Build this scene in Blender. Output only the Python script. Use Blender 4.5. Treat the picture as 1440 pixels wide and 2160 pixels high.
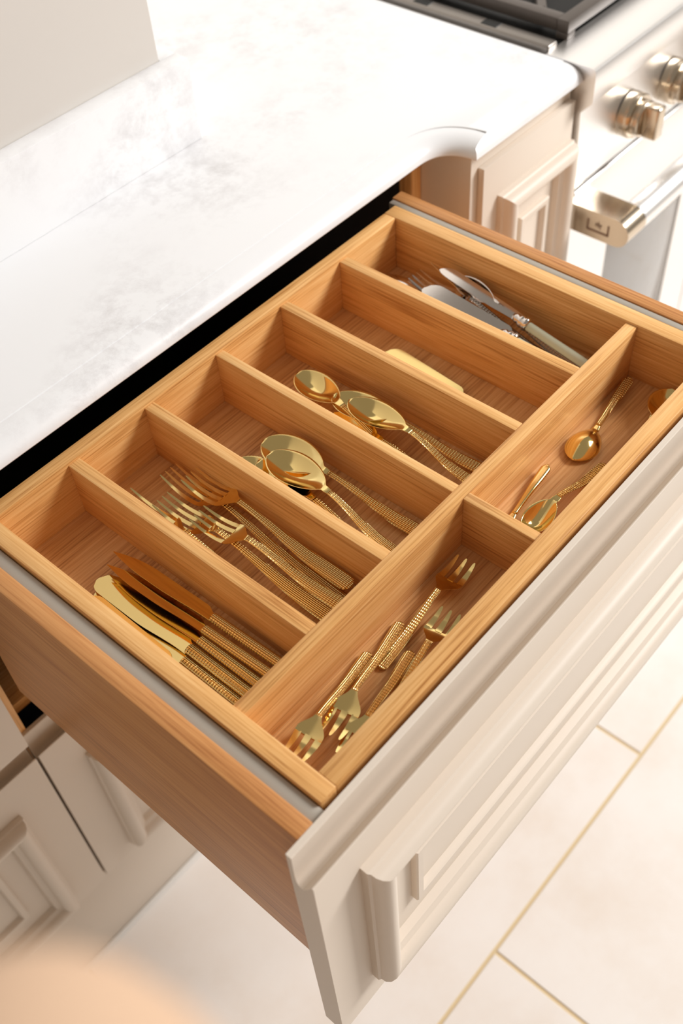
import bpy, bmesh, math, random
from mathutils import Vector, Matrix
random.seed(7)
for o in list(bpy.data.objects): bpy.data.objects.remove(o)
SC = bpy.context.scene
COL = SC.collection
ZF = 0.877            # rim of the cutlery tray above the floor; shapes below are given relative to that rim

# ------------------------------------------------------------------ camera
cd = bpy.data.cameras.new('camera'); cam = bpy.data.objects.new('camera', cd); COL.objects.link(cam)
cd.sensor_fit = 'VERTICAL'; cd.sensor_height = 36.0; cd.sensor_width = 24.0
cd.lens = 36.0 * 2251.33 / 2160.0
RM = [[0.6557737095856508, -0.7525007314839303, -0.06085631382547304],
      [0.6008475459565369, 0.4714056451585006, 0.6455686983046073],
      [-0.45710290781648033, -0.45991234689758853, 0.7612736464878254]]
m = Matrix(RM).transposed().to_4x4()
m.translation = Vector((-0.70334575, -0.59151512, 0.62875878 + ZF))
cam.matrix_world = m
cd.clip_start = 0.01; cd.clip_end = 60
cd.dof.use_dof = True; cd.dof.focus_distance = 0.86; cd.dof.aperture_fstop = 5.2
SC.camera = cam

# ------------------------------------------------------------------ world, lights, exposure
W = bpy.data.worlds.new('world'); SC.world = W; W.use_nodes = True
bg = W.node_tree.nodes['Background']; bg.inputs[0].default_value = (1.0, 0.89, 0.76, 1); bg.inputs[1].default_value = 0.30

def area(name, loc, target, sx, sy, power, col):
    l = bpy.data.lights.new(name, 'AREA'); l.shape = 'RECTANGLE'; l.size = sx; l.size_y = sy; l.energy = power; l.color = col
    o = bpy.data.objects.new(name, l); COL.objects.link(o); o.location = loc
    d = Vector(target) - Vector(loc); o.rotation_euler = d.to_track_quat('-Z', 'Y').to_euler()
    return o
TC = Vector((-0.25, -0.15, ZF))
area('window_daylight', TC + Vector((2.90, -2.05, 2.38)), TC, 1.4, 1.4, 208, (1.0, 0.995, 0.99))
SC.view_settings.view_transform = 'Standard'; SC.view_settings.look = 'None'
SC.view_settings.gamma = 1.0; SC.view_settings.use_curve_mapping = False
SC.view_settings.exposure = 0.0

# ------------------------------------------------------------------ materials
def srgb(r, g, b):
    f = lambda c: (c / 255) / 12.92 if c / 255 <= 0.04045 else ((c / 255 + 0.055) / 1.055) ** 2.4
    return (f(r), f(g), f(b), 1)
def newmat(name, col=(0.8, 0.8, 0.8, 1), rough=0.5, metal=0.0, spec=0.5, coat=0.0):
    mt = bpy.data.materials.new(name); mt.use_nodes = True
    b = mt.node_tree.nodes['Principled BSDF']
    b.inputs['Base Color'].default_value = col; b.inputs['Roughness'].default_value = rough
    b.inputs['Metallic'].default_value = metal; b.inputs['Specular IOR Level'].default_value = spec
    b.inputs['Coat Weight'].default_value = coat
    return mt, mt.node_tree, b
def N(t, typ, **kw):
    n = t.nodes.new(typ)
    for k, v in kw.items():
        if k in n.inputs.keys(): n.inputs[k].default_value = v
        else: setattr(n, k, v)
    return n
def ramp(t, fac, stops):
    r = N(t, 'ShaderNodeValToRGB'); e = r.color_ramp.elements
    while len(e) < len(stops): e.new(0.5)
    for i, (p, c) in enumerate(stops): e[i].position = p; e[i].color = c
    t.links.new(fac, r.inputs[0]); return r
def wood(name, axis, dark, mid, light, rough=0.42, bands=1.0, seed=0.0):
    mt, t, b = newmat(name, rough=rough, spec=0.35)
    tc = N(t, 'ShaderNodeTexCoord'); oi = N(t, 'ShaderNodeObjectInfo')
    ad = N(t, 'ShaderNodeVectorMath', operation='ADD')
    mu = N(t, 'ShaderNodeVectorMath', operation='SCALE'); mu.inputs[3].default_value = 7.0
    cmb = N(t, 'ShaderNodeCombineXYZ')
    for i in range(3): t.links.new(oi.outputs['Random'], cmb.inputs[i])
    t.links.new(cmb.outputs[0], mu.inputs[0]); t.links.new(tc.outputs['Object'], ad.inputs[0]); t.links.new(mu.outputs[0], ad.inputs[1])
    mp = N(t, 'ShaderNodeMapping'); sc = [34, 34, 34]; sc['xyz'.index(axis)] = 1.7
    mp.inputs['Scale'].default_value = sc; mp.inputs['Location'].default_value = (seed, seed * 2, seed)
    t.links.new(ad.outputs[0], mp.inputs[0])
    n1 = N(t, 'ShaderNodeTexNoise', Scale=1.0, Detail=6.0, Roughness=0.66, Distortion=0.35); t.links.new(mp.outputs[0], n1.inputs[0])
    mp2 = N(t, 'ShaderNodeMapping'); sc2 = [520, 520, 520]; sc2['xyz'.index(axis)] = 11
    mp2.inputs['Scale'].default_value = sc2; t.links.new(ad.outputs[0], mp2.inputs[0])
    n2 = N(t, 'ShaderNodeTexNoise', Scale=1.0, Detail=3.0, Roughness=0.6); t.links.new(mp2.outputs[0], n2.inputs[0])
    mx = N(t, 'ShaderNodeMath', operation='MULTIPLY_ADD'); t.links.new(n1.outputs[0], mx.inputs[0]); mx.inputs[1].default_value = 0.78 * bands
    t.links.new(n2.outputs[0], mx.inputs[2])
    sub = N(t, 'ShaderNodeMath', operation='MULTIPLY'); sub.inputs[1].default_value = 0.56; t.links.new(mx.outputs[0], sub.inputs[0])
    r = ramp(t, sub.outputs[0], [(0.33, dark), (0.47, mid), (0.64, light)])
    t.links.new(r.outputs[0], b.inputs['Base Color'])
    bp = N(t, 'ShaderNodeBump', Strength=0.12, Distance=0.0006); t.links.new(n2.outputs[0], bp.inputs['Height']); t.links.new(bp.outputs[0], b.inputs['Normal'])
    return mt
OAK = (srgb(172, 112, 54), srgb(224, 168, 102), srgb(242, 196, 134))
wood_x = wood('oak_grain_x', 'x', *OAK)
wood_y = wood('oak_grain_y', 'y', *OAK, seed=3.1)
wood_z = wood('oak_grain_z', 'z', *OAK, seed=5.3)
wood_floor = wood('oak_tray_base', 'x', srgb(156, 102, 56), srgb(208, 156, 100), srgb(228, 182, 128), seed=8.8)
wood_side = wood('oak_drawer_side', 'y', srgb(166, 106, 58), srgb(200, 140, 84), srgb(216, 160, 102), bands=0.9, seed=11.0)

def paint(name, col, rough=0.45):
    mt, t, b = newmat(name, col, rough, spec=0.4)
    tc = N(t, 'ShaderNodeTexCoord'); n = N(t, 'ShaderNodeTexNoise', Scale=60.0, Detail=3.0); t.links.new(tc.outputs['Object'], n.inputs[0])
    bp = N(t, 'ShaderNodeBump', Strength=0.04, Distance=0.001); t.links.new(n.outputs[0], bp.inputs['Height']); t.links.new(bp.outputs[0], b.inputs['Normal'])
    return mt
greige = paint('greige_paint', srgb(222, 209, 194))
wallwhite = paint('white_wall_paint', srgb(238, 234, 228), 0.7)
wallpaint = paint('wall_paint', srgb(211, 205, 198), 0.8)

def marble(name):
    mt, t, b = newmat(name, rough=0.3, spec=0.5)
    tc = N(t, 'ShaderNodeTexCoord')
    n0 = N(t, 'ShaderNodeTexNoise', Scale=4.5, Detail=3.0, Roughness=0.5); t.links.new(tc.outputs['Object'], n0.inputs[0])
    n1 = N(t, 'ShaderNodeTexNoise', Scale=22.0, Detail=10.0, Roughness=0.78, Distortion=0.15); t.links.new(tc.outputs['Object'], n1.inputs[0])
    r0 = ramp(t, n0.outputs[0], [(0.42, (0, 0, 0, 1)), (0.62, (1, 1, 1, 1))])
    r1 = ramp(t, n1.outputs[0], [(0.46, (0, 0, 0, 1)), (0.68, (1, 1, 1, 1))])
    ml = N(t, 'ShaderNodeMath', operation='MULTIPLY'); t.links.new(r0.outputs[0], ml.inputs[0]); t.links.new(r1.outputs[0], ml.inputs[1])
    r = ramp(t, ml.outputs[0], [(0.0, srgb(236, 236, 237)), (0.35, srgb(227, 226, 227)), (1.0, srgb(208, 206, 206))])
    t.links.new(r.outputs[0], b.inputs['Base Color']); return mt
stone = marble('white_marbled_quartz')

def tilemat():
    mt, t, b = newmat('cream_floor_tile', rough=0.35, spec=0.4)
    g = N(t, 'ShaderNodeNewGeometry')
    n0 = N(t, 'ShaderNodeTexNoise', Scale=5.0, Detail=5.0, Roughness=0.6); t.links.new(g.outputs['Position'], n0.inputs[0])
    r = ramp(t, n0.outputs[0], [(0.3, srgb(240, 230, 220)), (0.5, srgb(246, 240, 234)), (0.7, srgb(249, 245, 241))])
    t.links.new(r.outputs[0], b.inputs['Base Color']); return mt
tile_m = tilemat()
grout_m = newmat('tan_grout', srgb(222, 200, 160), 0.9)[0]
black_gap = newmat('matt_black_enamel', srgb(14, 13, 12), 0.5)[0]
iron = newmat('cast_iron', srgb(96, 88, 82), 0.45, 0.3)[0]
runner_m = newmat('grey_runner_metal', srgb(176, 168, 156), 0.45, 0.3)[0]
sealant = newmat('white_sealant', srgb(236, 234, 230), 0.5)[0]
inside_shade = newmat('cabinet_inside_shade', srgb(30, 24, 20), 0.7)[0]  # near-black colour stands in for the unlit inside of the cabinet
fabric = paint('beige_upholstery', srgb(206, 174, 146), 0.9)
legwood = newmat('pale_leg_wood', srgb(170, 130, 90), 0.5)[0]

def brushed(name, col, rough, axis):
    mt, t, b = newmat(name, col, rough, 1.0)
    tc = N(t, 'ShaderNodeTexCoord'); mp = N(t, 'ShaderNodeMapping'); sc = [900, 900, 900]; sc['xyz'.index(axis)] = 10
    mp.inputs['Scale'].default_value = sc; t.links.new(tc.outputs['Object'], mp.inputs[0])
    n = N(t, 'ShaderNodeTexNoise', Scale=1.0, Detail=2.0); t.links.new(mp.outputs[0], n.inputs[0])
    bp = N(t, 'ShaderNodeBump', Strength=0.05, Distance=0.0005); t.links.new(n.outputs[0], bp.inputs['Height']); t.links.new(bp.outputs[0], b.inputs['Normal'])
    return mt
steel = brushed('brushed_steel', srgb(244, 242, 240), 0.36, 'x')
trim_m = brushed('dull_steel_trim', srgb(150, 144, 138), 0.4, 'y')
steel_dark = brushed('satin_nickel', srgb(205, 190, 170), 0.22, 'z')
glass_oven = newmat('oven_glass', srgb(150, 146, 142), 0.06, 0.0, 0.8)[0]
logo_m = newmat('engraved_logo', srgb(120, 92, 70), 0.5)[0]
brass = newmat('brass_burner', srgb(214, 160, 90), 0.25, 1.0)[0]

gold = newmat('polished_gold', srgb(240, 212, 142), 0.12, 1.0)[0]
silver = newmat('polished_silver', srgb(214, 206, 200), 0.1, 1.0)[0]
sage = newmat('pale_sage_resin', srgb(196, 200, 178), 0.35)[0]
def hammered(name, col, rough, period):
    mt, t, b = newmat(name, col, rough, 1.0)
    tc = N(t, 'ShaderNodeTexCoord'); sp = N(t, 'ShaderNodeSeparateXYZ'); t.links.new(tc.outputs['Object'], sp.inputs[0])
    k = 2 * math.pi / period
    def wv(sx, sy):
        a = N(t, 'ShaderNodeMath', operation='MULTIPLY'); a.inputs[1].default_value = k * sx; t.links.new(sp.outputs[0], a.inputs[0])
        c = N(t, 'ShaderNodeMath', operation='MULTIPLY_ADD'); c.inputs[1].default_value = k * sy; t.links.new(sp.outputs[1], c.inputs[0]); t.links.new(a.outputs[0], c.inputs[2])
        s = N(t, 'ShaderNodeMath', operation='SINE'); t.links.new(c.outputs[0], s.inputs[0]); return s
    p = N(t, 'ShaderNodeMath', operation='MULTIPLY'); t.links.new(wv(0.5, 0.8).outputs[0], p.inputs[0]); t.links.new(wv(0.5, -0.8).outputs[0], p.inputs[1])
    bp = N(t, 'ShaderNodeBump', Strength=0.6, Distance=0.0011); t.links.new(p.outputs[0], bp.inputs['Height']); t.links.new(bp.outputs[0], b.inputs['Normal'])
    return mt
gold_h = hammered('hammered_gold', srgb(244, 216, 146), 0.2, 0.0025)
silver_h = hammered('chased_silver', srgb(176, 166, 156), 0.18, 0.003)

# ------------------------------------------------------------------ mesh helpers
def finish(name, bm, mat, parent=None, smooth=False, loc=None):
    bmesh.ops.recalc_face_normals(bm, faces=bm.faces)
    me = bpy.data.meshes.new(name); bm.to_mesh(me); bm.free()
    for mt in (mat if isinstance(mat, (list, tuple)) else [mat]): me.materials.append(mt)
    if smooth:
        for p in me.polygons: p.use_smooth = True
        if smooth != 'all': me.set_sharp_from_angle(angle=math.radians(35))
    o = bpy.data.objects.new(name, me); COL.objects.link(o)
    if parent is not None: o.parent = parent
    if loc is not None: o.location = loc
    return o
def box_bm(bm, x0, x1, y0, y1, z0, z1, bev=0.0, seg=2):
    b2 = bmesh.new(); bmesh.ops.create_cube(b2, size=1)
    for v in b2.verts:
        v.co = Vector(((x0 + x1) / 2 + v.co.x * (x1 - x0), (y0 + y1) / 2 + v.co.y * (y1 - y0), (z0 + z1) / 2 + v.co.z * (z1 - z0)))
    if bev: bmesh.ops.bevel(b2, geom=list(b2.edges), offset=bev, segments=seg, profile=0.5, affect='EDGES')
    me = bpy.data.meshes.new('t'); b2.to_mesh(me); b2.free(); bm.from_mesh(me); bpy.data.meshes.remove(me)
def empty(name, loc):
    o = bpy.data.objects.new(name, None); COL.objects.link(o); o.location = loc; o.empty_display_size = 0.05; return o
def tag(o, label, cat, group=None, kind=None):
    if label: o['label'] = label
    if cat: o['category'] = cat
    if group: o['group'] = group
    if kind: o['kind'] = kind
    return o
def box(name, mat, x0, x1, y0, y1, z0, z1, parent=None, bev=0.0008, seg=2, base=None):
    """box given in rim coordinates; base = rim-coordinate location of the parent empty"""
    bm = bmesh.new(); c = Vector(((x0 + x1) / 2, (y0 + y1) / 2, (z0 + z1) / 2)); h = Vector((x1 - x0, y1 - y0, z1 - z0)) / 2
    box_bm(bm, -h.x, h.x, -h.y, h.y, -h.z, h.z, bev, seg)
    o = finish(name, bm, mat, parent, smooth=True)
    o.location = c - (base if base is not None else Vector((0, 0, -ZF)))
    return o
def extrude_x(name, mat, prof, x0, x1, parent=None, base=None, smooth=True):
    """closed profile [(y,z)...] swept along X"""
    bm = bmesh.new(); o0 = base if base is not None else Vector((0, 0, -ZF))
    a = [bm.verts.new(Vector((x0, y, z)) - o0) for y, z in prof]; b = [bm.verts.new(Vector((x1, y, z)) - o0) for y, z in prof]
    n = len(prof)
    for i in range(n): bm.faces.new((a[i], a[(i + 1) % n], b[(i + 1) % n], b[i]))
    bm.faces.new(a); bm.faces.new(b)
    return finish(name, bm, mat, parent, smooth=smooth)
def lathe(bm, prof, origin, axis, seg=40):
    """profile [(r, h)...] turned round axis"""
    ax = Vector(axis).normalized(); u = ax.orthogonal().normalized(); w = ax.cross(u)
    rings = []
    for r, h in prof:
        rings.append([bm.verts.new(Vector(origin) + ax * h + (u * math.cos(a) + w * math.sin(a)) * r) for a in [2 * math.pi * k / seg for k in range(seg)]])
    for A, B in zip(rings, rings[1:]):
        for k in range(seg): bm.faces.new((A[k], A[(k + 1) % seg], B[(k + 1) % seg], B[k]))
    bm.faces.new(rings[0]); bm.faces.new(rings[-1])

# ------------------------------------------------------------------ floor
fl = bmesh.new(); box_bm(fl, -2.2, 4.2, -3.2, 0.72, -0.03, -0.0016)
floor = finish('floor', fl, grout_m); floor['kind'] = 'structure'
TL, TW, G = 0.758, 0.452, 0.0055
tile_mesh = None
j = 0
for row in range(-8, 4):
    ya = -0.3612 + row * TW; yb = ya + TW
    off = 0.1175 if row % 2 == 0 else 0.1175 - TL / 2
    for k in range(-4, 6):
        xa = off + k * TL; xb = xa + TL
        if xb < -2.2 or xa > 4.2 or ya < -3.2 or yb > 0.8: continue
        if tile_mesh is None:
            bm = bmesh.new(); box_bm(bm, -TL / 2 + G / 2, TL / 2 - G / 2, -TW / 2 + G / 2, TW / 2 - G / 2, -0.0045, 0.0, 0.0006, 1)
            o = finish('tile', bm, tile_m, floor); tile_mesh = o.data
        else:
            o = bpy.data.objects.new('tile', tile_mesh); COL.objects.link(o); o.parent = floor
        o.location = ((xa + xb) / 2, (ya + yb) / 2, 0)

# ------------------------------------------------------------------ wall nib, upstand, countertop
w = box('wall_back', wallpaint, -1.5, -0.068, 0.244, 0.665, 0.0345, 1.7, bev=0.001); w['kind'] = 'structure'
w2 = box('wall_rear_unseen', wallwhite, -1.5, 4.2, 0.667, 0.75, -0.877, 1.7, bev=0.001); w2['kind'] = 'structure'  # out of view, added so the cooker steel has white to reflect
CT_TOP, CT_BOT = 0.0345, 0.0161
# countertop outline
path = [(-1.5, 0.0215), (-0.9, 0.0215), (-0.4, 0.0215), (0.0, 0.0215)]
P0, P1, P2, P3 = Vector((0.064, 0.0215)), Vector((0.098, 0.0215)), Vector((0.105, 0.004)), Vector((0.1074, -0.0204))
for i in range(17):
    s = i / 16; q = (1 - s) ** 3 * P0 + 3 * (1 - s) ** 2 * s * P1 + 3 * (1 - s) * s * s * P2 + s ** 3 * P3; path.append((q.x, q.y))
path += [(0.2, -0.0213), (0.302, -0.0222)]
def offset_path(p, d):
    out = []
    for i, a in enumerate(p):
        a = Vector(a); t1 = (a - Vector(p[i - 1])).normalized() if i else None; t2 = (Vector(p[i + 1]) - a).normalized() if i < len(p) - 1 else None
        t1 = t1 or t2; t2 = t2 or t1
        n1 = Vector((-t1.y, t1.x)); n2 = Vector((-t2.y, t2.x)); mN = (n1 + n2).normalized()
        out.append(a + mN * (d / max(0.35, mN.dot(n1))))
    return out
prof = [(0.0035, CT_BOT), (0.0008, CT_BOT + 0.0006), (0.0, CT_BOT + 0.002)]
for i in range(1, 11):
    a = i / 10 * math.pi / 2; prof.append((0.0262 * (1 - math.cos(a)), CT_BOT + 0.002 + 0.0152 * math.sin(a)))
prof += [(0.0272, CT_TOP - 0.0012), (0.0276, CT_TOP - 0.0002), (0.0285, CT_TOP)]
bm = bmesh.new(); rows = []
for d, z in prof: rows.append([bm.verts.new((q.x, q.y, z + ZF)) for q in offset_path(path, d)])
for A, B in zip(rows, rows[1:]):
    for i in range(len(A) - 1): bm.faces.new((A[i], A[i + 1], B[i + 1], B[i]))
YB = 0.66
tl, tr = bm.verts.new((-1.5, YB, CT_TOP + ZF)), bm.verts.new((0.302, YB, CT_TOP + ZF))
bl, br = bm.verts.new((-1.5, YB, CT_BOT + ZF)), bm.verts.new((0.302, YB, CT_BOT + ZF))
bm.faces.new(rows[-1] + [tr, tl]); bm.faces.new(rows[0] + [br, bl])
bm.faces.new([r[-1] for r in rows] + [tr, br]); bm.faces.new([r[0] for r in rows] + [tl, bl]); bm.faces.new((tl, tr, br, bl))
ct = finish('countertop', bm, stone, smooth=True)
tag(ct, 'white marbled stone worktop with moulded edge above the open drawer', 'worktop')
bm = bmesh.new()
for (x0, x1, y0, y1) in ((-1.5, -0.047, 0.2235, 0.2438), (-0.0675, -0.047, 0.2438, 0.66)):
    box_bm(bm, x0, x1, y0, y1, CT_TOP + ZF, 0.122 + ZF, 0.0012, 2)
up = finish('stone_upstand', bm, stone, smooth=True); tag(up, 'low white marbled stone upstand along the foot of the taupe wall', 'upstand')

# ------------------------------------------------------------------ cabinet fronts
MO = [(0.0, 0.0), (0.0, 0.0065), (0.0018, 0.0082), (0.0022, 0.0125), (0.0045, 0.0165), (0.0085, 0.0190), (0.0125, 0.0192), (0.0165, 0.0178), (0.0195, 0.0145),
      (0.0208, 0.0105), (0.0235, 0.0085), (0.0262, 0.0072), (0.0272, 0.0045), (0.0285, 0.0)]
BE = [(0.0, 0.0), (0.0, 0.0052), (0.0012, 0.0064), (0.0072, 0.0064), (0.0084, 0.005), (0.0092, 0.0016), (0.0098, 0.0)]
def frame(name, x0, x1, z0, z1, yf, prof, parent, base, mat, sc=1.0):
    """four mitred mouldings on a front facing -Y"""
    sides = {'t': ((1, 1), (-1, 1)), 'b': ((1, 0), (-1, 0)), 'l': ((1, 0), (1, 1)), 'r': ((-1, 0), (-1, 1))}
    for s in 'tblr':
        bm = bmesh.new(); A = []; B = []
        for u, h in prof:
            u *= sc; h *= sc
            if s in 'tb':
                z = z1 - u if s == 't' else z0 + u; pa = (x0 + u, yf - h, z); pb = (x1 - u, yf - h, z)
            else:
                x = x0 + u if s == 'l' else x1 - u; pa = (x, yf - h, z0 + u); pb = (x, yf - h, z1 - u)
            A.append(bm.verts.new(Vector(pa) - base)); B.append(bm.verts.new(Vector(pb) - base))
        n = len(A)
        for i in range(n): bm.faces.new((A[i], A[(i + 1) % n], B[(i + 1) % n], B[i]))
        bm.faces.new(A); bm.faces.new(B)
        finish(name, bm, mat, parent, smooth=True)
FT = 0.0205
def front_profile(yb, z0, z1):
    """slab with a coved top edge; yb = back plane"""
    yf = yb - FT
    # finger-pull groove behind a rounded lip
    g = [(0, 0), (-.0042, 0), (-.0049, -.0008), (-.0046, -.006), (-.0043, -.020), (-.0043, -.031), (-.0047, -.0365), (-.0058, -.0402), (-.0076, -.0420), (-.0096, -.0416),
         (-.0116, -.0392), (-.0142, -.0345), (-.0165, -.0298), (-.0180, -.0262), (-.0188, -.0247), (-.0197, -.0243), (-.0203, -.0249), (-.0205, -.0265)]
    p = [(yb, z0)] + [(yb + y, z1 + z) for y, z in g] + [(yf, z0)]
    return p
def drawer_front(parent, base, x0, x1, yb, z0, z1, mx=(0.0445, 0.0445), mt=0.085, mb=0.021, iz=0.060, name='drawer_front', holder=None):
    fr = extrude_x(name, greige, front_profile(yb, z0, z1), x0, x1, parent, base)
    h = holder(fr) if holder else parent
    yf = yb - FT
    X0, X1, Z0, Z1 = x0 + mx[0], x1 - mx[1], z0 + mb, z1 - mt
    frame('frame_moulding', X0, X1, Z0, Z1, yf, MO, h, base, greige)
    i = 0.053
    frame('inner_bead', X0 + i, X1 - i, Z0 + iz, Z1 - iz, yf, BE, h, base, greige)
    return fr

# ---- base cabinet with the open drawer
YC = 0.0643          # face plane of the carcasses
Z_UP0, Z_LO1, Z_LO0 = -0.3455, -0.3495, -0.6955
YP = -0.3645         # back plane of the pulled-out drawer front
b0 = Vector((-0.22, 0.3, -ZF))
cab = empty('base_cabinet', b0 + Vector((0, 0, ZF)))
tag(cab, 'greige base cabinet under the worktop with its oak drawer pulled open', 'cabinet')
def cpart(name, mat, *a, **k): return box(name, mat, *a, parent=cab, base=b0, **k)
for (x0, x1, ya) in ((-0.5553, -0.5455, YC), (0.0955, 0.1115, 0.056)):
    cpart('side_panel', inside_shade, x0, x1, ya + 0.018, 0.62, -0.78, 0.0160, bev=0)
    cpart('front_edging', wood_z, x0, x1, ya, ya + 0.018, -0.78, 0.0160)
cpart('back_panel', inside_shade, -0.5455, 0.0955, 0.612, 0.62, -0.78, 0.0160, bev=0)
cpart('bottom_panel', inside_shade, -0.5455, 0.0955, YC, 0.612, -0.78, -0.765)
cpart('cross_rail', wood_x, -0.5455, 0.0955, 0.088, 0.150, -0.352, -0.336)
# lower closed front
lower = drawer_front(cab, b0, -0.5533, 0.104, YC, Z_LO0, Z_LO1, name='drawer_front')
# open drawer: bottom panel is the part, everything else hangs on it
drw = bmesh.new(); db = Vector((-0.25, -0.17, -0.226))
box_bm(drw, -0.2774, 0.2754, -0.1945, 0.182, -0.006, 0.006)
drawer = finish('drawer', drw, wood_y, cab); drawer.location = db - b0
drawer['label'] = 'oak drawer box pulled out, with greige front'
def dpart(name, mat, *a, **k): return box(name, mat, *a, parent=drawer, base=db, **k)
dpart('drawer_side', wood_side, -0.5425, -0.5274, YP, 0.0258, -0.2355, 0.0, bev=0.0015)
dpart('drawer_side', wood_side, 0.0254, 0.0408, YP, 0.0258, -0.2355, 0.0, bev=0.0015)
dpart('drawer_back', wood_x, -0.5274, 0.0254, 0.0155, 0.0245, -0.22, -0.075)
dpart('runner_strip', runner_m, -0.5274, -0.5158, YP, 0.0240, -0.060, -0.0045, bev=0.0012)
dpart('runner_strip', runner_m, 0.0180, 0.0254, YP, 0.0240, -0.060, -0.0012, bev=0.0012)
drawer_front(drawer, db, -0.5535, 0.104, YP, Z_UP0, 0.0, mx=(0.041, 0.041), mt=0.068, mb=0.052, iz=0.066)

# ---- neighbouring cabinet on the left
b1 = Vector((-0.86, 0.3, -ZF)); cab2 = empty('base_cabinet', b1 + Vector((0, 0, ZF)))
tag(cab2, 'closed greige base cabinet left of the open drawer, cut by the frame edge', 'cabinet')
box('carcass', wood_z, -1.16, -0.5600, YC, 0.62, -0.78, 0.0160, parent=cab2, base=b1)
extrude_x('drawer_front', greige, front_profile(YC, Z_UP0, 0.0), -1.16, -0.5567, cab2, b1)
drawer_front(cab2, b1, -1.16, -0.5567, YC, Z_LO0, Z_LO1)

# ---- plinth
bm = bmesh.new(); box_bm(bm, -1.16, 0.112, 0.0535, 0.070, 0.0, ZF - 0.70, 0.001)
pl = finish('baseboard_front', bm, greige, smooth=True); pl['kind'] = 'structure'
bm = bmesh.new(); box_bm(bm, -1.16, 0.112, 0.0465, 0.0535, 0.0, 0.0070, 0.0025)
sl = finish('sealant_strip', bm, sealant, pl, smooth=True)

# ---- narrow cabinet between the drawer and the cooker
b2 = Vector((0.207, 0.3, -ZF)); cab3 = empty('base_cabinet', b2 + Vector((0, 0, ZF)))
tag(cab3, 'narrow greige cabinet with framed door between the open drawer and the cooker', 'cabinet')
YD = -0.0100
box('body', greige, 0.1125, 0.300, YD, 0.62, -0.876, 0.0160, parent=cab3, base=b2, bev=0.001)
dr = box('door', greige, 0.1245, 0.2975, YD - 0.0085, YD - 0.0003, -0.69, -0.0030, parent=cab3, base=b2, bev=0.001)
class _B: pass
c_dr = Vector(((0.1245 + 0.2975) / 2, (YD - 0.0085 + YD - 0.0003) / 2, (-0.69 - 0.0030) / 2))
frame('frame_moulding', 0.1520, 0.2935, -0.66, -0.0480, YD - 0.0085, MO, dr, c_dr, greige)
frame('inner_bead', 0.1950, 0.2520, -0.61, -0.10, YD - 0.0085, BE, dr, c_dr, greige)

# ------------------------------------------------------------------ range cooker
XS = 0.3045
b3 = Vector((0.76, 0.3, -ZF)); rg = empty('range_cooker', b3 + Vector((0, 0, ZF)))
tag(rg, 'stainless steel range cooker with knobs and oven handle, right of the worktop', 'cooker')
XE = 1.22
box('body', steel, XS, XE, 0.0, 0.64, -0.80, 0.0300, parent=rg, base=b3, bev=0.001)
for fx in (XS + 0.03, XE - 0.07):
    for fy in (0.05, 0.57): box('foot', black_gap, fx, fx + 0.04, fy, fy + 0.04, -0.877, -0.80, parent=rg, base=b3)
extrude_x('front_ledge', steel, [(0.030, 0.0300), (0.030, 0.0345), (-0.030, 0.0345), (-0.0345, 0.0335), (-0.0362, 0.0305), (-0.0365, -0.0040), (-0.0350, -0.0065), (-0.0225, -0.0200), (0.0, -0.0200), (0.0, 0.0300)], XS, XE, rg, b3)
extrude_x('control_panel', steel, [(0.0, -0.0200), (-0.0225, -0.0200), (-0.0262, -0.1180), (-0.0240, -0.1210), (0.0, -0.1210)], XS, XE, rg, b3)
hob = box('hob_plate', black_gap, XS + 0.022, XE - 0.022, 0.031, 0.60, 0.0300, 0.0335, parent=rg, base=b3)
def side_trim(x0, x1):
    bm = bmesh.new()
    box_bm(bm, x0, x1, 0.030, 0.62, 0.0300, 0.0405, 0.003, 3)
    o = finish('hob_trim', bm, trim_m, rg, smooth=True); o.location = -b3
    for y in (0.105, 0.205, 0.305, 0.405):
        bm = bmesh.new(); box_bm(bm, x0 + 0.004, x1 - 0.003, y, y + 0.022, 0.0400, 0.0410, 0.0003, 1)
        q = finish('slot', bm, black_gap, o)
side_trim(XS + 0.004, XS + 0.024)
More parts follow.
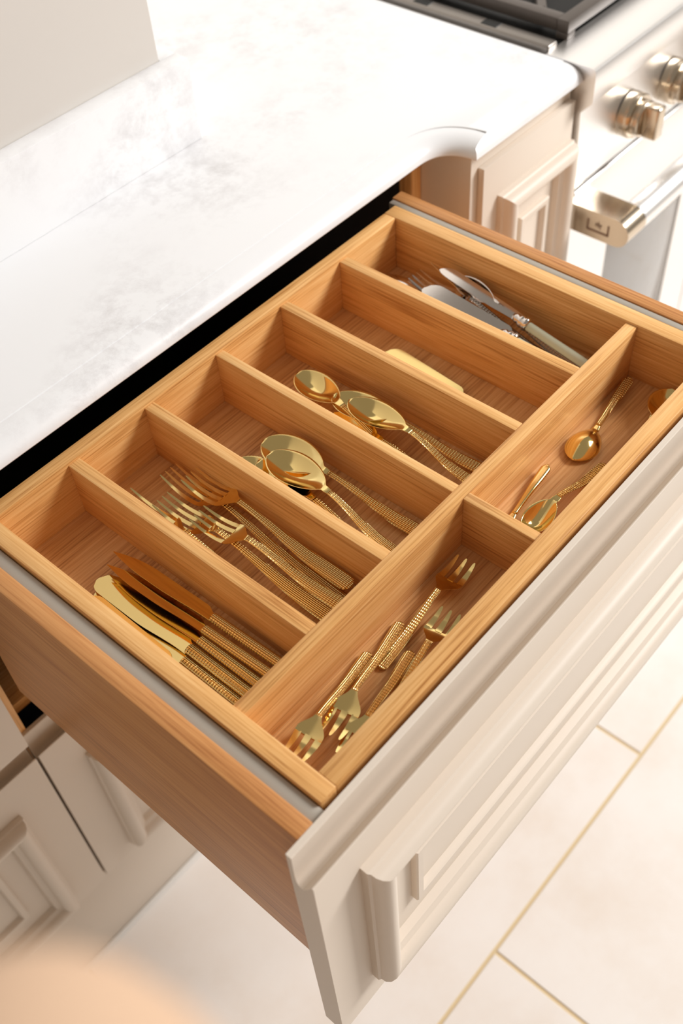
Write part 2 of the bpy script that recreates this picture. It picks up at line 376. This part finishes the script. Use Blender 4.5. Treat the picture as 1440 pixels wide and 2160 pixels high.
# oven doors with window, handle
def oven_door(x0, x1, wx0, wx1, logo):
    yb, yf = -0.0005, -0.0268
    bm = bmesh.new()
    z1, z0 = -0.1300, -0.78
    # frame of the door round the window opening
    wz1, wz0 = -0.235, -0.60
    for (a, b_, c, d) in ((x0, wx0, z0, z1), (wx1, x1, z0, z1), (wx0, wx1, wz1, z1), (wx0, wx1, z0, wz0)):
        box_bm(bm, a, b_, yf, yb, c, d)
    cb = Vector(((x0 + x1) / 2, 0, (z0 + z1) / 2))
    for v in bm.verts: v.co -= cb
    bmesh.ops.remove_doubles(bm, verts=bm.verts, dist=1e-5)
    door = finish('oven_door', bm, steel, rg, smooth=False); door.location = cb - b3
    box('door_lip', steel, x0, x1, yf - 0.0012, yb, z1 - 0.0005, z1 + 0.006, parent=door, base=cb, bev=0.0025, seg=3)
    box('window_pane', glass_oven, wx0, wx1, yf + 0.002, yf + 0.008, wz0, wz1, parent=door, base=cb, bev=0.0004)
    # bracket ends with rounded nose and the tube between them
    hy, hz, r = -0.0865, -0.1585, 0.0185
    for (bx0, bx1) in ((x0 + 0.003, x0 + 0.044), (x1 - 0.044, x1 - 0.003)):
        pr = [(yf, hz - r)] + [(hy - r * math.sin(a), hz - r * math.cos(a)) for a in [math.pi * k / 14 for k in range(15)]] + [(yf, hz + r)]
        extrude_x('handle_bracket', steel_dark, pr, bx0, bx1, door, cb)
    bm = bmesh.new(); lathe(bm, [(r * 0.98, 0), (r * 0.98, x1 - x0 - 0.08)], Vector((x0 + 0.04, hy, hz)) - cb, (1, 0, 0), 32)
    finish('handle_bar', bm, steel, door, smooth=True)
    if logo:   # engraved square-bracket mark with an h in it, on the bracket's end face
        xf = x0 + 0.003
        bars = [(-0.050, -0.0475, -0.1520, -0.1655), (-0.0785, -0.076, -0.1520, -0.1655), (-0.0785, -0.0475, -0.1645, -0.1672),
                (-0.0640, -0.0625, -0.1515, -0.1600), (-0.0680, -0.0600, -0.1548, -0.1562), (-0.0668, -0.0655, -0.1550, -0.1612), (-0.0605, -0.0592, -0.1540, -0.1590)]
        bm = bmesh.new()
        for (ya, yb2, za, zb) in bars: box_bm(bm, xf - 0.0004, xf + 0.0003, min(ya, yb2) - cb.y, max(ya, yb2) - cb.y, min(za, zb) - cb.z, max(za, zb) - cb.z)
        for v in bm.verts: v.co.x -= cb.x
        finish('handle_logo', bm, logo_m, door)
oven_door(XS + 0.0005, 0.700, 0.408, 0.618, True)
oven_door(0.703, XE, 0.80, 1.12, False)
# knobs
def knob(kx, kz):
    ky = -0.0225 - 0.0037 * (-0.020 - kz) / 0.1
    kb = Vector((kx, ky, kz)); ax = (0, -1, -0.035)
    bm = bmesh.new(); lathe(bm, [(0.0270, 0.0), (0.0275, 0.001), (0.0275, 0.0150), (0.0265, 0.0165), (0.0215, 0.0168), (0.0212, 0.0190), (0.0222, 0.0200), (0.0222, 0.0250), (0.0210, 0.0262), (0.0, 0.0262)][:-1], (0, 0, 0), ax, 48)
    k = finish('knob', bm, steel_dark, rg, smooth=True); k.location = kb - b3
    bm = bmesh.new(); box_bm(bm, -0.0085, 0.0085, -0.0460, -0.0255, -0.0205, 0.0205, 0.003, 3)
    finish('knob_grip', bm, steel_dark, k, smooth=True)
for i in range(8): knob(0.415 + i * 0.0985, -0.070)
# burners
for (bx, by) in ((0.47, 0.145), (0.47, 0.42), (0.76, 0.28), (1.04, 0.145), (1.04, 0.42)):
    bb = Vector((bx, by, 0.0335))
    bm = bmesh.new(); lathe(bm, [(0.048, 0), (0.048, 0.006), (0.040, 0.009)], (0, 0, 0), (0, 0, 1), 36)
    bu = finish('burner', bm, brass, rg, smooth=True); bu.location = bb - b3
    bm = bmesh.new(); lathe(bm, [(0.036, 0.009), (0.037, 0.012), (0.034, 0.0165), (0.010, 0.018)], (0, 0, 0), (0, 0, 1), 36)
    finish('burner_cap', bm, iron, bu, smooth=True)
# cast-iron grates
def grate(x0, x1, y0, y1, label):
    gb = Vector(((x0 + x1) / 2, (y0 + y1) / 2, 0.0335)); g = empty('pan_grate', gb + Vector((0, 0, ZF)))
    tag(g, label, 'grate', 'cast iron grates on the hob')
    def gp(n, *a, bev=0.0012): return box(n, iron, *a, parent=g, base=gb, bev=bev)
    T = 0.016; zt, zm = 0.0560, 0.0415
    gp('grate_bar', x0, x1, y0, y0 + T, zm, zt); gp('grate_bar', x0, x1, y1 - T, y1, zm, zt)
    gp('grate_bar', x0, x0 + T, y0 + T, y1 - T, zm, zt); gp('grate_bar', x1 - T, x1, y0 + T, y1 - T, zm, zt)
    for (fx, fy) in ((x0, y0), (x1 - T, y0), (x0, y1 - T), (x1 - T, y1 - T)): gp('grate_foot', fx, fx + T, fy, fy + T, 0.0335, zm)
    cx, cy = (x0 + x1) / 2, (y0 + y1) / 2
    gp('grate_bar', x0 + T, x1 - T, cy - 0.007, cy + 0.007, zm, zt - 0.001)
    for sy in (-1, 1):
        qy = cy + sy * (y1 - y0) / 4
        for (ex, ey) in ((x0 + T, qy - 0.09), (x0 + T, qy + 0.09), (x1 - T, qy - 0.09), (x1 - T, qy + 0.09)):
            c = Vector((cx, qy)); e = Vector((ex, ey)); d = (c - e).normalized(); L = (c - e).length - 0.04
            bm = bmesh.new(); box_bm(bm, 0, L, -0.0055, 0.0055, zm - gb.z, zt - 0.001 - gb.z, 0.001, 1)
            o = finish('grate_finger', bm, iron, g, smooth=True); o.location = (e.x - gb.x, e.y - gb.y, 0); o.rotation_euler = (0, 0, math.atan2(d.y, d.x))
grate(0.343, 0.610, 0.027, 0.575, 'black cast iron grate at the near left corner of the hob')

# ------------------------------------------------------------------ cutlery tray
tb = Vector((-0.25, -0.17, -0.0654)); tray = empty('cutlery_tray', tb + Vector((0, 0, ZF)))
tag(tray, 'oak cutlery tray with eight compartments inside the open drawer', 'cutlery tray')
XL, XLo, XRo = -0.5, -0.51475, 0.01685
YFi, YFo, YBo = -0.3435, -0.35925, 0.01465
ZD, ZB = -0.0021, -0.0594
YL1, YL2 = -0.2651, -0.2762
def tp(n, mat, *a, bev=0.0009): return box(n, mat, *a, parent=tray, base=tb, bev=bev)
tp('tray_side', wood_y, XLo, XL, YFo, YBo, -0.0654, 0.0)
tp('tray_side', wood_y, 0.0, XRo, YFo, YBo, -0.0654, 0.0)
tp('tray_back', wood_x, XL, 0.0, 0.0, YBo, -0.0654, 0.0, bev=0.0014)
tp('tray_front', wood_x, XL, 0.0, YFo, YFi, -0.0654, 0.0)
tp('tray_base', wood_floor, XL, 0.0, YFi, 0.0, -0.0654, ZB, bev=0)
for (l, r) in ((-0.42615, -0.41445), (-0.34135, -0.33055), (-0.25545, -0.24625), (-0.1706, -0.15995), (-0.08615, -0.07485)):
    tp('divider', wood_y, l, r, YL1, 0.0, ZB, ZD, bev=0.0006)
tp('long_divider', wood_x, XL, 0.0, YL2, YL1, ZB, ZD, bev=0.0006)
tp('cross_divider', wood_y, -0.25585, -0.2472, YFi, YL2, ZB, ZD, bev=0.0006)

# ------------------------------------------------------------------ cutlery
def loft(bm, st, n=10):
    """stations (x, ylo, yhi, z, dish, thick): dished strip swept along X"""
    rings = []
    for (x, a, b, z, c, t) in st:
        top = []; bot = []
        for k in range(n + 1):
            s = -1 + 2 * k / n; y = (a + b) / 2 + (b - a) / 2 * s
            zz = z - c * (1 - s * s); e = t * (1 - 0.75 * abs(s) ** 4)
            top.append((x, y, zz)); bot.append((x, y, zz - e))
        rings.append([bm.verts.new(p) for p in top + bot[::-1]])
    m_ = len(rings[0])
    for A, B in zip(rings, rings[1:]):
        for k in range(m_): bm.faces.new((A[k], A[(k + 1) % m_], B[(k + 1) % m_], B[k]))
    bm.faces.new(rings[0]); bm.faces.new(rings[-1])
def smoothstep(a, b, x):
    t = max(0, min(1, (x - a) / (b - a))); return t * t * (3 - 2 * t)
def handle_st(L, xe, wmax=0.0066, wmin=0.0026, rise=0.008, t=0.0026, bulge=0.0006):
    """handle from x=0 to x=xe of a piece of length L"""
    st = []
    M = 34
    for i in range(M + 1):
        s = i / M; x = xe * s
        w = wmin + (wmax - wmin) * (1 - smoothstep(0.10, 0.92, s))
        if x < wmax: w *= math.sqrt(max(0.02, 1 - ((wmax - x) / wmax) ** 2))
        z = rise * smoothstep(0.35, 1.0, s)
        st.append((x, -w, w, z, -bulge * w / wmax, t))
    return st
def make_cutlery(kind, L, wb=None, lb=None, mats=(None, None), tines=4, variant=0, rise=None):
    bmh, bmd = bmesh.new(), bmesh.new()
    if kind == 'spoon':
        lb = lb or L * 0.31; wb = wb or 0.0165; xe = L - lb - 0.006; rise = rise or 0.010
        hs = handle_st(L, xe, rise=rise, wmax=0.0066 * L / 0.19 + 0.001); loft(bmh, hs, 8)
        st = []; M = 30
        for i in range(M + 1):
            s = i / M; x = xe - 0.001 + (L - xe + 0.001) * s
            if x < L - lb: u = (x - xe) / 0.006; w = 0.0026 + 0.0012 * max(0, u); dish = 0; z = rise
            else:
                u = (x - (L - lb)) / lb
                w = wb * (max(0.0, 1 - abs((u - 0.54) / (0.54 if u < 0.54 else 0.46)) ** (1.75 if u < 0.54 else 2.25)) ** 0.62)
                w = max(w, 0.0032 if u < 0.3 else 0.0006)
                z = rise * (1 - u); dish = 0.009 * (math.sin(math.pi * min(1, max(0, u)))) ** 0.85 * (w / wb) ** 0.6
            st.append((x, -w, w, z, dish, 0.0013))
        loft(bmd, st, 16)
    elif kind == 'fork':
        hl = L * 0.335; k_ = L / 0.2; xe = L - hl; rise = rise or 0.012 * k_; wt = wb or 0.0118; pl_ = hl * (0.31 if tines == 4 else 0.40)
        loft(bmh, handle_st(L, xe, rise=rise, wmax=0.0066 * L / 0.19 + 0.001), 8)
        zf = lambda u: rise * (1 - u) - 0.009 * k_ * math.sin(math.pi * max(0, min(1, u * 0.95))) + 0.0017 * u    # u over the head
        st = []; M = 12
        for i in range(M + 1):
            s = i / M; x = xe - 0.001 + (pl_ + 0.001) * s; w = 0.0026 + (wt - 0.0026) * smoothstep(0.0, 0.85, s)
            st.append((x, -w, w, zf((x - xe) / hl), 0.0012 * s, 0.0019))
        loft(bmd, st, 12)
        gap = 2 * wt / (tines + (tines - 1) * 0.62); tw = gap
        for k in range(tines):
            y0 = -wt + k * gap * 1.62; st = []
            for i in range(13):
                s = i / 12; x = xe + pl_ - 0.0008 + (hl - pl_) * s; f = 1 - 0.62 * s ** 1.4 if s < 0.97 else 0.2
                c = y0 + tw / 2; c *= 1 - 0.10 * s
                st.append((x, c - tw / 2 * f, c + tw / 2 * f, zf((x - xe) / hl) - 0.0007, 0, 0.0017 * (1 - 0.45 * s)))
            loft(bmd, st, 4)
    elif kind == 'knife':
        xe = L * 0.44; hw = 0.0054; round_h = mats[0] is sage
        if round_h: hw = 0.0056
        st = []
        for i in range(25):
            s = i / 24; x = xe * s; w = hw * (1 - 0.12 * s)
            if x < hw: w *= math.sqrt(max(0.03, 1 - ((hw - x) / hw) ** 2))
            st.append((x, -w, w, 0.0012, -0.0042, 0.0042) if round_h else (x, -w, w, 0.0022, -0.0024, 0.0048))
        loft(bmh, st, 8)
        B = []
        bl_ = L - xe; wb = wb or 0.0098
        for i in range(33):
            s = i / 32; x = xe - 0.001 + (bl_ + 0.001) * s
            lo = -wb * (0.45 + 0.55 * smoothstep(0.02, 0.12, s)); hi = wb * (0.5 + 0.35 * smoothstep(0.05, 0.5, s))
            if variant == 0 and s > 0.62:      # pointed table knife
                e = (s - 0.62) / 0.38; f = 1 - e ** 2.1; mid = 0.002; lo = mid + (lo - mid) * max(f, 0.05); hi = mid + (hi - mid) * max(f, 0.05)
            if variant == 1 and s > 0.9:       # blunt, scalloped end
                e = (s - 0.9) / 0.1; f = math.sqrt(max(0.02, 1 - e * e)); lo *= f; hi *= f
            if variant == 2 and s > 0.86:      # broad rounded blade
                e = (s - 0.86) / 0.14; f = math.sqrt(max(0.02, 1 - e * e)); mid = 0.003; lo = mid + (lo - mid) * f; hi = mid + (hi - mid) * f
            B.append((x, lo, hi, 0.0010, 0, 0.0016 * (1 - 0.5 * s)))
        loft(bmd, B, 6)
    return bmh, bmd
HEADN = {'spoon': 'bowl', 'fork': 'head', 'knife': 'blade'}
def place(name, kind, label, group, end, tip, L=None, roll=0.0, mats=(gold_h, gold), wb=None, lb=None, tines=4, variant=0, cat=None, rise=None):
    e, t = Vector(end), Vector(tip)
    d = t - e; L = L or d.length; d.normalize()
    up0 = Vector((0, 0, 1)); side = up0.cross(d).normalized(); up = d.cross(side)
    M = Matrix((d, side, up)).transposed().to_4x4() @ Matrix.Rotation(math.radians(roll), 4, 'X')
    em = empty(name, (0, 0, 0)); M.translation = e + Vector((0, 0, ZF)); em.matrix_world = M
    tag(em, label, cat or kind, group)
    bmh, bmd = make_cutlery(kind, L, wb, lb, mats, tines, variant, rise)
    finish('handle', bmh, mats[0], em, smooth='all' if kind != 'knife' else True)
    if mats[0] is sage:      # turned silver collar between blade and handle
        xe = L * 0.44; bm = bmesh.new()
        lathe(bm, [(0.0040, -0.002), (0.0066, 0.000), (0.0070, 0.0025), (0.0056, 0.004), (0.0064, 0.006), (0.0060, 0.0085), (0.0044, 0.010), (0.0050, 0.0125), (0.0032, 0.017)], (xe - 0.004, 0, 0.0012), (1, 0, 0), 20)
        finish('bolster', bm, mats[1], em, smooth='all')
    finish(HEADN[kind], bmd, mats[1], em, smooth='all' if kind == 'spoon' else True)
    return em
G1, G2, G3, G4 = 'gold knives in the first slot', 'gold forks in the second slot', 'gold tablespoons in the third slot', 'gold spoons in the fourth slot'
# knives (slot 1)
place('table_knife', 'knife', 'gold knife nearest the divider in the knife slot, blade mirroring dark wood', G1, (-0.4375, -0.262, -0.0480), (-0.4440, -0.064, -0.0480), roll=20, wb=0.0085)
place('table_knife', 'knife', 'upper of two crossing dark-mirroring gold knives in the knife slot', G1, (-0.4490, -0.262, -0.0480), (-0.4570, -0.072, -0.0460), roll=24, wb=0.0085)
place('table_knife', 'knife', 'lower of two crossing dark-mirroring gold knives, beside the pale blunt blade', G1, (-0.4590, -0.262, -0.0510), (-0.4610, -0.078, -0.0500), roll=16, wb=0.0080)
place('spreading_knife', 'knife', 'pale gold knife with broad blunt blade, middle of the knife slot', G1, (-0.4690, -0.262, -0.0535), (-0.4700, -0.070, -0.0545), roll=3, wb=0.0110, variant=1)
place('spreading_knife', 'knife', 'pale gold blunt knife half under its twin, second from the tray side', G1, (-0.4795, -0.262, -0.0560), (-0.4785, -0.077, -0.0575), roll=2, wb=0.0110, variant=1)
place('table_knife', 'knife', 'yellow-mirroring gold knife lying against the left tray side', G1, (-0.4910, -0.262, -0.0550), (-0.4890, -0.078, -0.0535), roll=-22, wb=0.0095, variant=2)
# forks (slot 2)
place('table_fork', 'fork', 'uppermost gold fork at the right of the fork slot, handle end showing', G2, (-0.3520, -0.242, -0.0440), (-0.3530, -0.058, -0.0350))
place('table_fork', 'fork', 'gold fork reaching farthest back, under the uppermost one', G2, (-0.3640, -0.250, -0.0540), (-0.3540, -0.030, -0.0470))
place('table_fork', 'fork', 'gold fork on top at the near left of the fork slot', G2, (-0.3690, -0.262, -0.0460), (-0.3810, -0.098, -0.0310))
place('table_fork', 'fork', 'gold fork lying just under the near left top fork', G2, (-0.3790, -0.258, -0.0530), (-0.3850, -0.055, -0.0400))
place('table_fork', 'fork', 'gold fork mostly hidden by the divider beside the knives', G2, (-0.4020, -0.260, -0.0560), (-0.3980, -0.020, -0.0470))
# tablespoons (slot 3)
place('tablespoon', 'spoon', 'gold tablespoon on top of the pile in the third slot', G3, (-0.3050, -0.262, -0.0480), (-0.2940, -0.099, -0.0320), lb=0.066, wb=0.0185, roll=4)
place('tablespoon', 'spoon', 'gold tablespoon nearest the right divider in the third slot', G3, (-0.2690, -0.262, -0.0560), (-0.2830, -0.080, -0.0380), lb=0.066, wb=0.0190, roll=-6)
place('tablespoon', 'spoon', 'gold tablespoon peeking out beneath the top one in the third slot', G3, (-0.3140, -0.262, -0.0560), (-0.3000, -0.090, -0.0430), lb=0.064, wb=0.0175)
place('tablespoon', 'spoon', 'gold tablespoon half hidden behind the divider next to the forks', G3, (-0.3225, -0.262, -0.0560), (-0.3090, -0.074, -0.0440), lb=0.062, wb=0.0165)
# spoons (slot 4)
place('dessert_spoon', 'spoon', 'gold spoon on top in front in the fourth slot', G4, (-0.2050, -0.262, -0.0470), (-0.2060, -0.114, -0.0280), lb=0.062, wb=0.0165, roll=4)
place('dessert_spoon', 'spoon', 'gold spoon just behind the top one in the fourth slot', G4, (-0.1800, -0.262, -0.0555), (-0.2040, -0.092, -0.0370), lb=0.062, wb=0.0170)
place('dessert_spoon', 'spoon', 'gold spoon farthest back in the fourth slot', G4, (-0.2300, -0.240, -0.0560), (-0.1985, -0.043, -0.0400), lb=0.060, wb=0.0160, roll=-4)
place('dessert_spoon', 'spoon', 'gold spoon sliver under the top one beside the divider, fourth slot', G4, (-0.2180, -0.262, -0.0560), (-0.2190, -0.100, -0.0450), lb=0.055, wb=0.0150)
# slot 5
place('butter_knife', 'knife', 'lone gold broad-bladed knife in the fifth slot beside the spoons', None, (-0.1300, -0.255, -0.0585), (-0.1170, -0.079, -0.0550), variant=2, wb=0.0130, roll=-9, cat='knife')
# slot 6
G6 = 'silver cutlery in the slot at the back right'
place('silver_knife', 'knife', 'slim silver knife with pale green handle leaning on the pile', G6, (-0.0330, -0.258, -0.0400), (-0.0150, -0.070, -0.0220), mats=(sage, silver), variant=2, wb=0.0075, roll=-4)
place('silver_knife', 'knife', 'broad silver knife with pale green handle beside the divider', G6, (-0.0450, -0.258, -0.0460), (-0.0440, -0.071, -0.0270), mats=(sage, silver), variant=2, wb=0.0120, roll=-4)
place('silver_spoon', 'spoon', 'silver spoon against the right tray side under the green-handled knife', G6, (-0.0280, -0.250, -0.0530), (-0.0110, -0.084, -0.0290), mats=(silver_h, silver), wb=0.0105, roll=-24)
place('silver_knife', 'knife', 'silver knife with blade mirroring orange wood behind the pile', G6, (-0.0420, -0.225, -0.0560), (-0.0130, -0.056, -0.0230), mats=(silver_h, silver), wb=0.0070, roll=28)
place('silver_fork', 'fork', 'silver fork under the green-handled knives', G6, (-0.0360, -0.252, -0.0560), (-0.0240, -0.042, -0.0340), mats=(silver_h, silver))
place('silver_spoon', 'spoon', 'upturned silver spoon in the back corner beside the divider', G6, (-0.0600, -0.235, -0.0500), (-0.0400, -0.012, -0.0420), mats=(silver_h, silver), wb=0.0180, roll=180, lb=0.066, rise=0.004)
# pastry forks (front left compartment)
GP = 'gold pastry forks in the front left compartment'
zf = -0.0575
place('pastry_fork', 'fork', 'gold pastry fork farthest right, three tines pointing away up right', GP, (-0.3900, -0.3010, zf + 0.001), (-0.2710, -0.2930, zf + 0.009), tines=3, wb=0.0112)
place('pastry_fork', 'fork', 'gold pastry fork with dark-mirroring tines just below the farthest one', GP, (-0.4220, -0.3300, zf + 0.002), (-0.3200, -0.3150, zf + 0.012), tines=3, wb=0.0112)
place('pastry_fork', 'fork', 'gold pastry fork pointing left, its handle touching the three-tined one', GP, (-0.3470, -0.2870, zf + 0.001), (-0.4590, -0.3120, zf + 0.009), tines=3, wb=0.0112)
place('pastry_fork', 'fork', 'gold pastry fork farthest left, tines at the left tray side', GP, (-0.3840, -0.2860, zf + 0.002), (-0.4890, -0.3035, zf + 0.010), tines=3, wb=0.0112)
place('pastry_fork', 'fork', 'gold pastry fork with its head hidden behind the front tray wall', GP, (-0.3650, -0.3120, zf + 0.006), (-0.4640, -0.3310, zf + 0.007), tines=3, wb=0.0108)
# teaspoons (front right compartment)
GT = 'gold teaspoons in the front right compartment'
place('teaspoon', 'spoon', 'upturned gold teaspoon with rounded back up, near the back of the right compartment', GT, (-0.0110, -0.2835, zf + 0.006), (-0.1250, -0.2970, zf + 0.002), wb=0.0150, lb=0.044, roll=180, rise=0.003)
place('teaspoon', 'spoon', 'gold teaspoon with its bowl by the cross divider, hammered handle along the front', GT, (-0.1110, -0.3215, zf + 0.002), (-0.2200, -0.3130, zf + 0.009), wb=0.0125, lb=0.036)
place('teaspoon', 'spoon', 'upturned gold teaspoon showing a smooth plain handle beside the cross divider', GT, (-0.1460, -0.2855, zf + 0.005), (-0.2440, -0.2960, zf + 0.002), wb=0.0115, lb=0.034, roll=180, rise=0.003, mats=(gold, gold))
place('teaspoon', 'spoon', 'gold teaspoon at the far right, only its bowl rim showing above the front wall', GT, (-0.1350, -0.3360, zf + 0.002), (-0.0020, -0.3265, zf + 0.010), wb=0.0160, lb=0.048)

# ------------------------------------------------------------------ blurred bar chair close to the camera
cb4 = Vector((-0.78, -0.62, -ZF))
ch = empty('bar_chair', cb4 + Vector((0, 0, ZF))); tag(ch, 'beige padded chair back, a soft blur at the lower left corner', 'chair')
def chp(n, mat, *a, bev=0.02, seg=5): return box(n, mat, *a, parent=ch, base=cb4, bev=bev, seg=seg)
chp('backrest', fabric, -1.00, -0.6920, -0.64, -0.5190, -0.10, 0.515, bev=0.026)
chp('seat', fabric, -1.00, -0.6920, -1.00, -0.62, -0.16, -0.10, bev=0.025)
for lx in (-0.98, -0.765):
    for ly in (-0.95, -0.60): chp('leg', legwood, lx, lx + 0.03, ly, ly + 0.03, -0.877, -0.16, bev=0.004, seg=2)
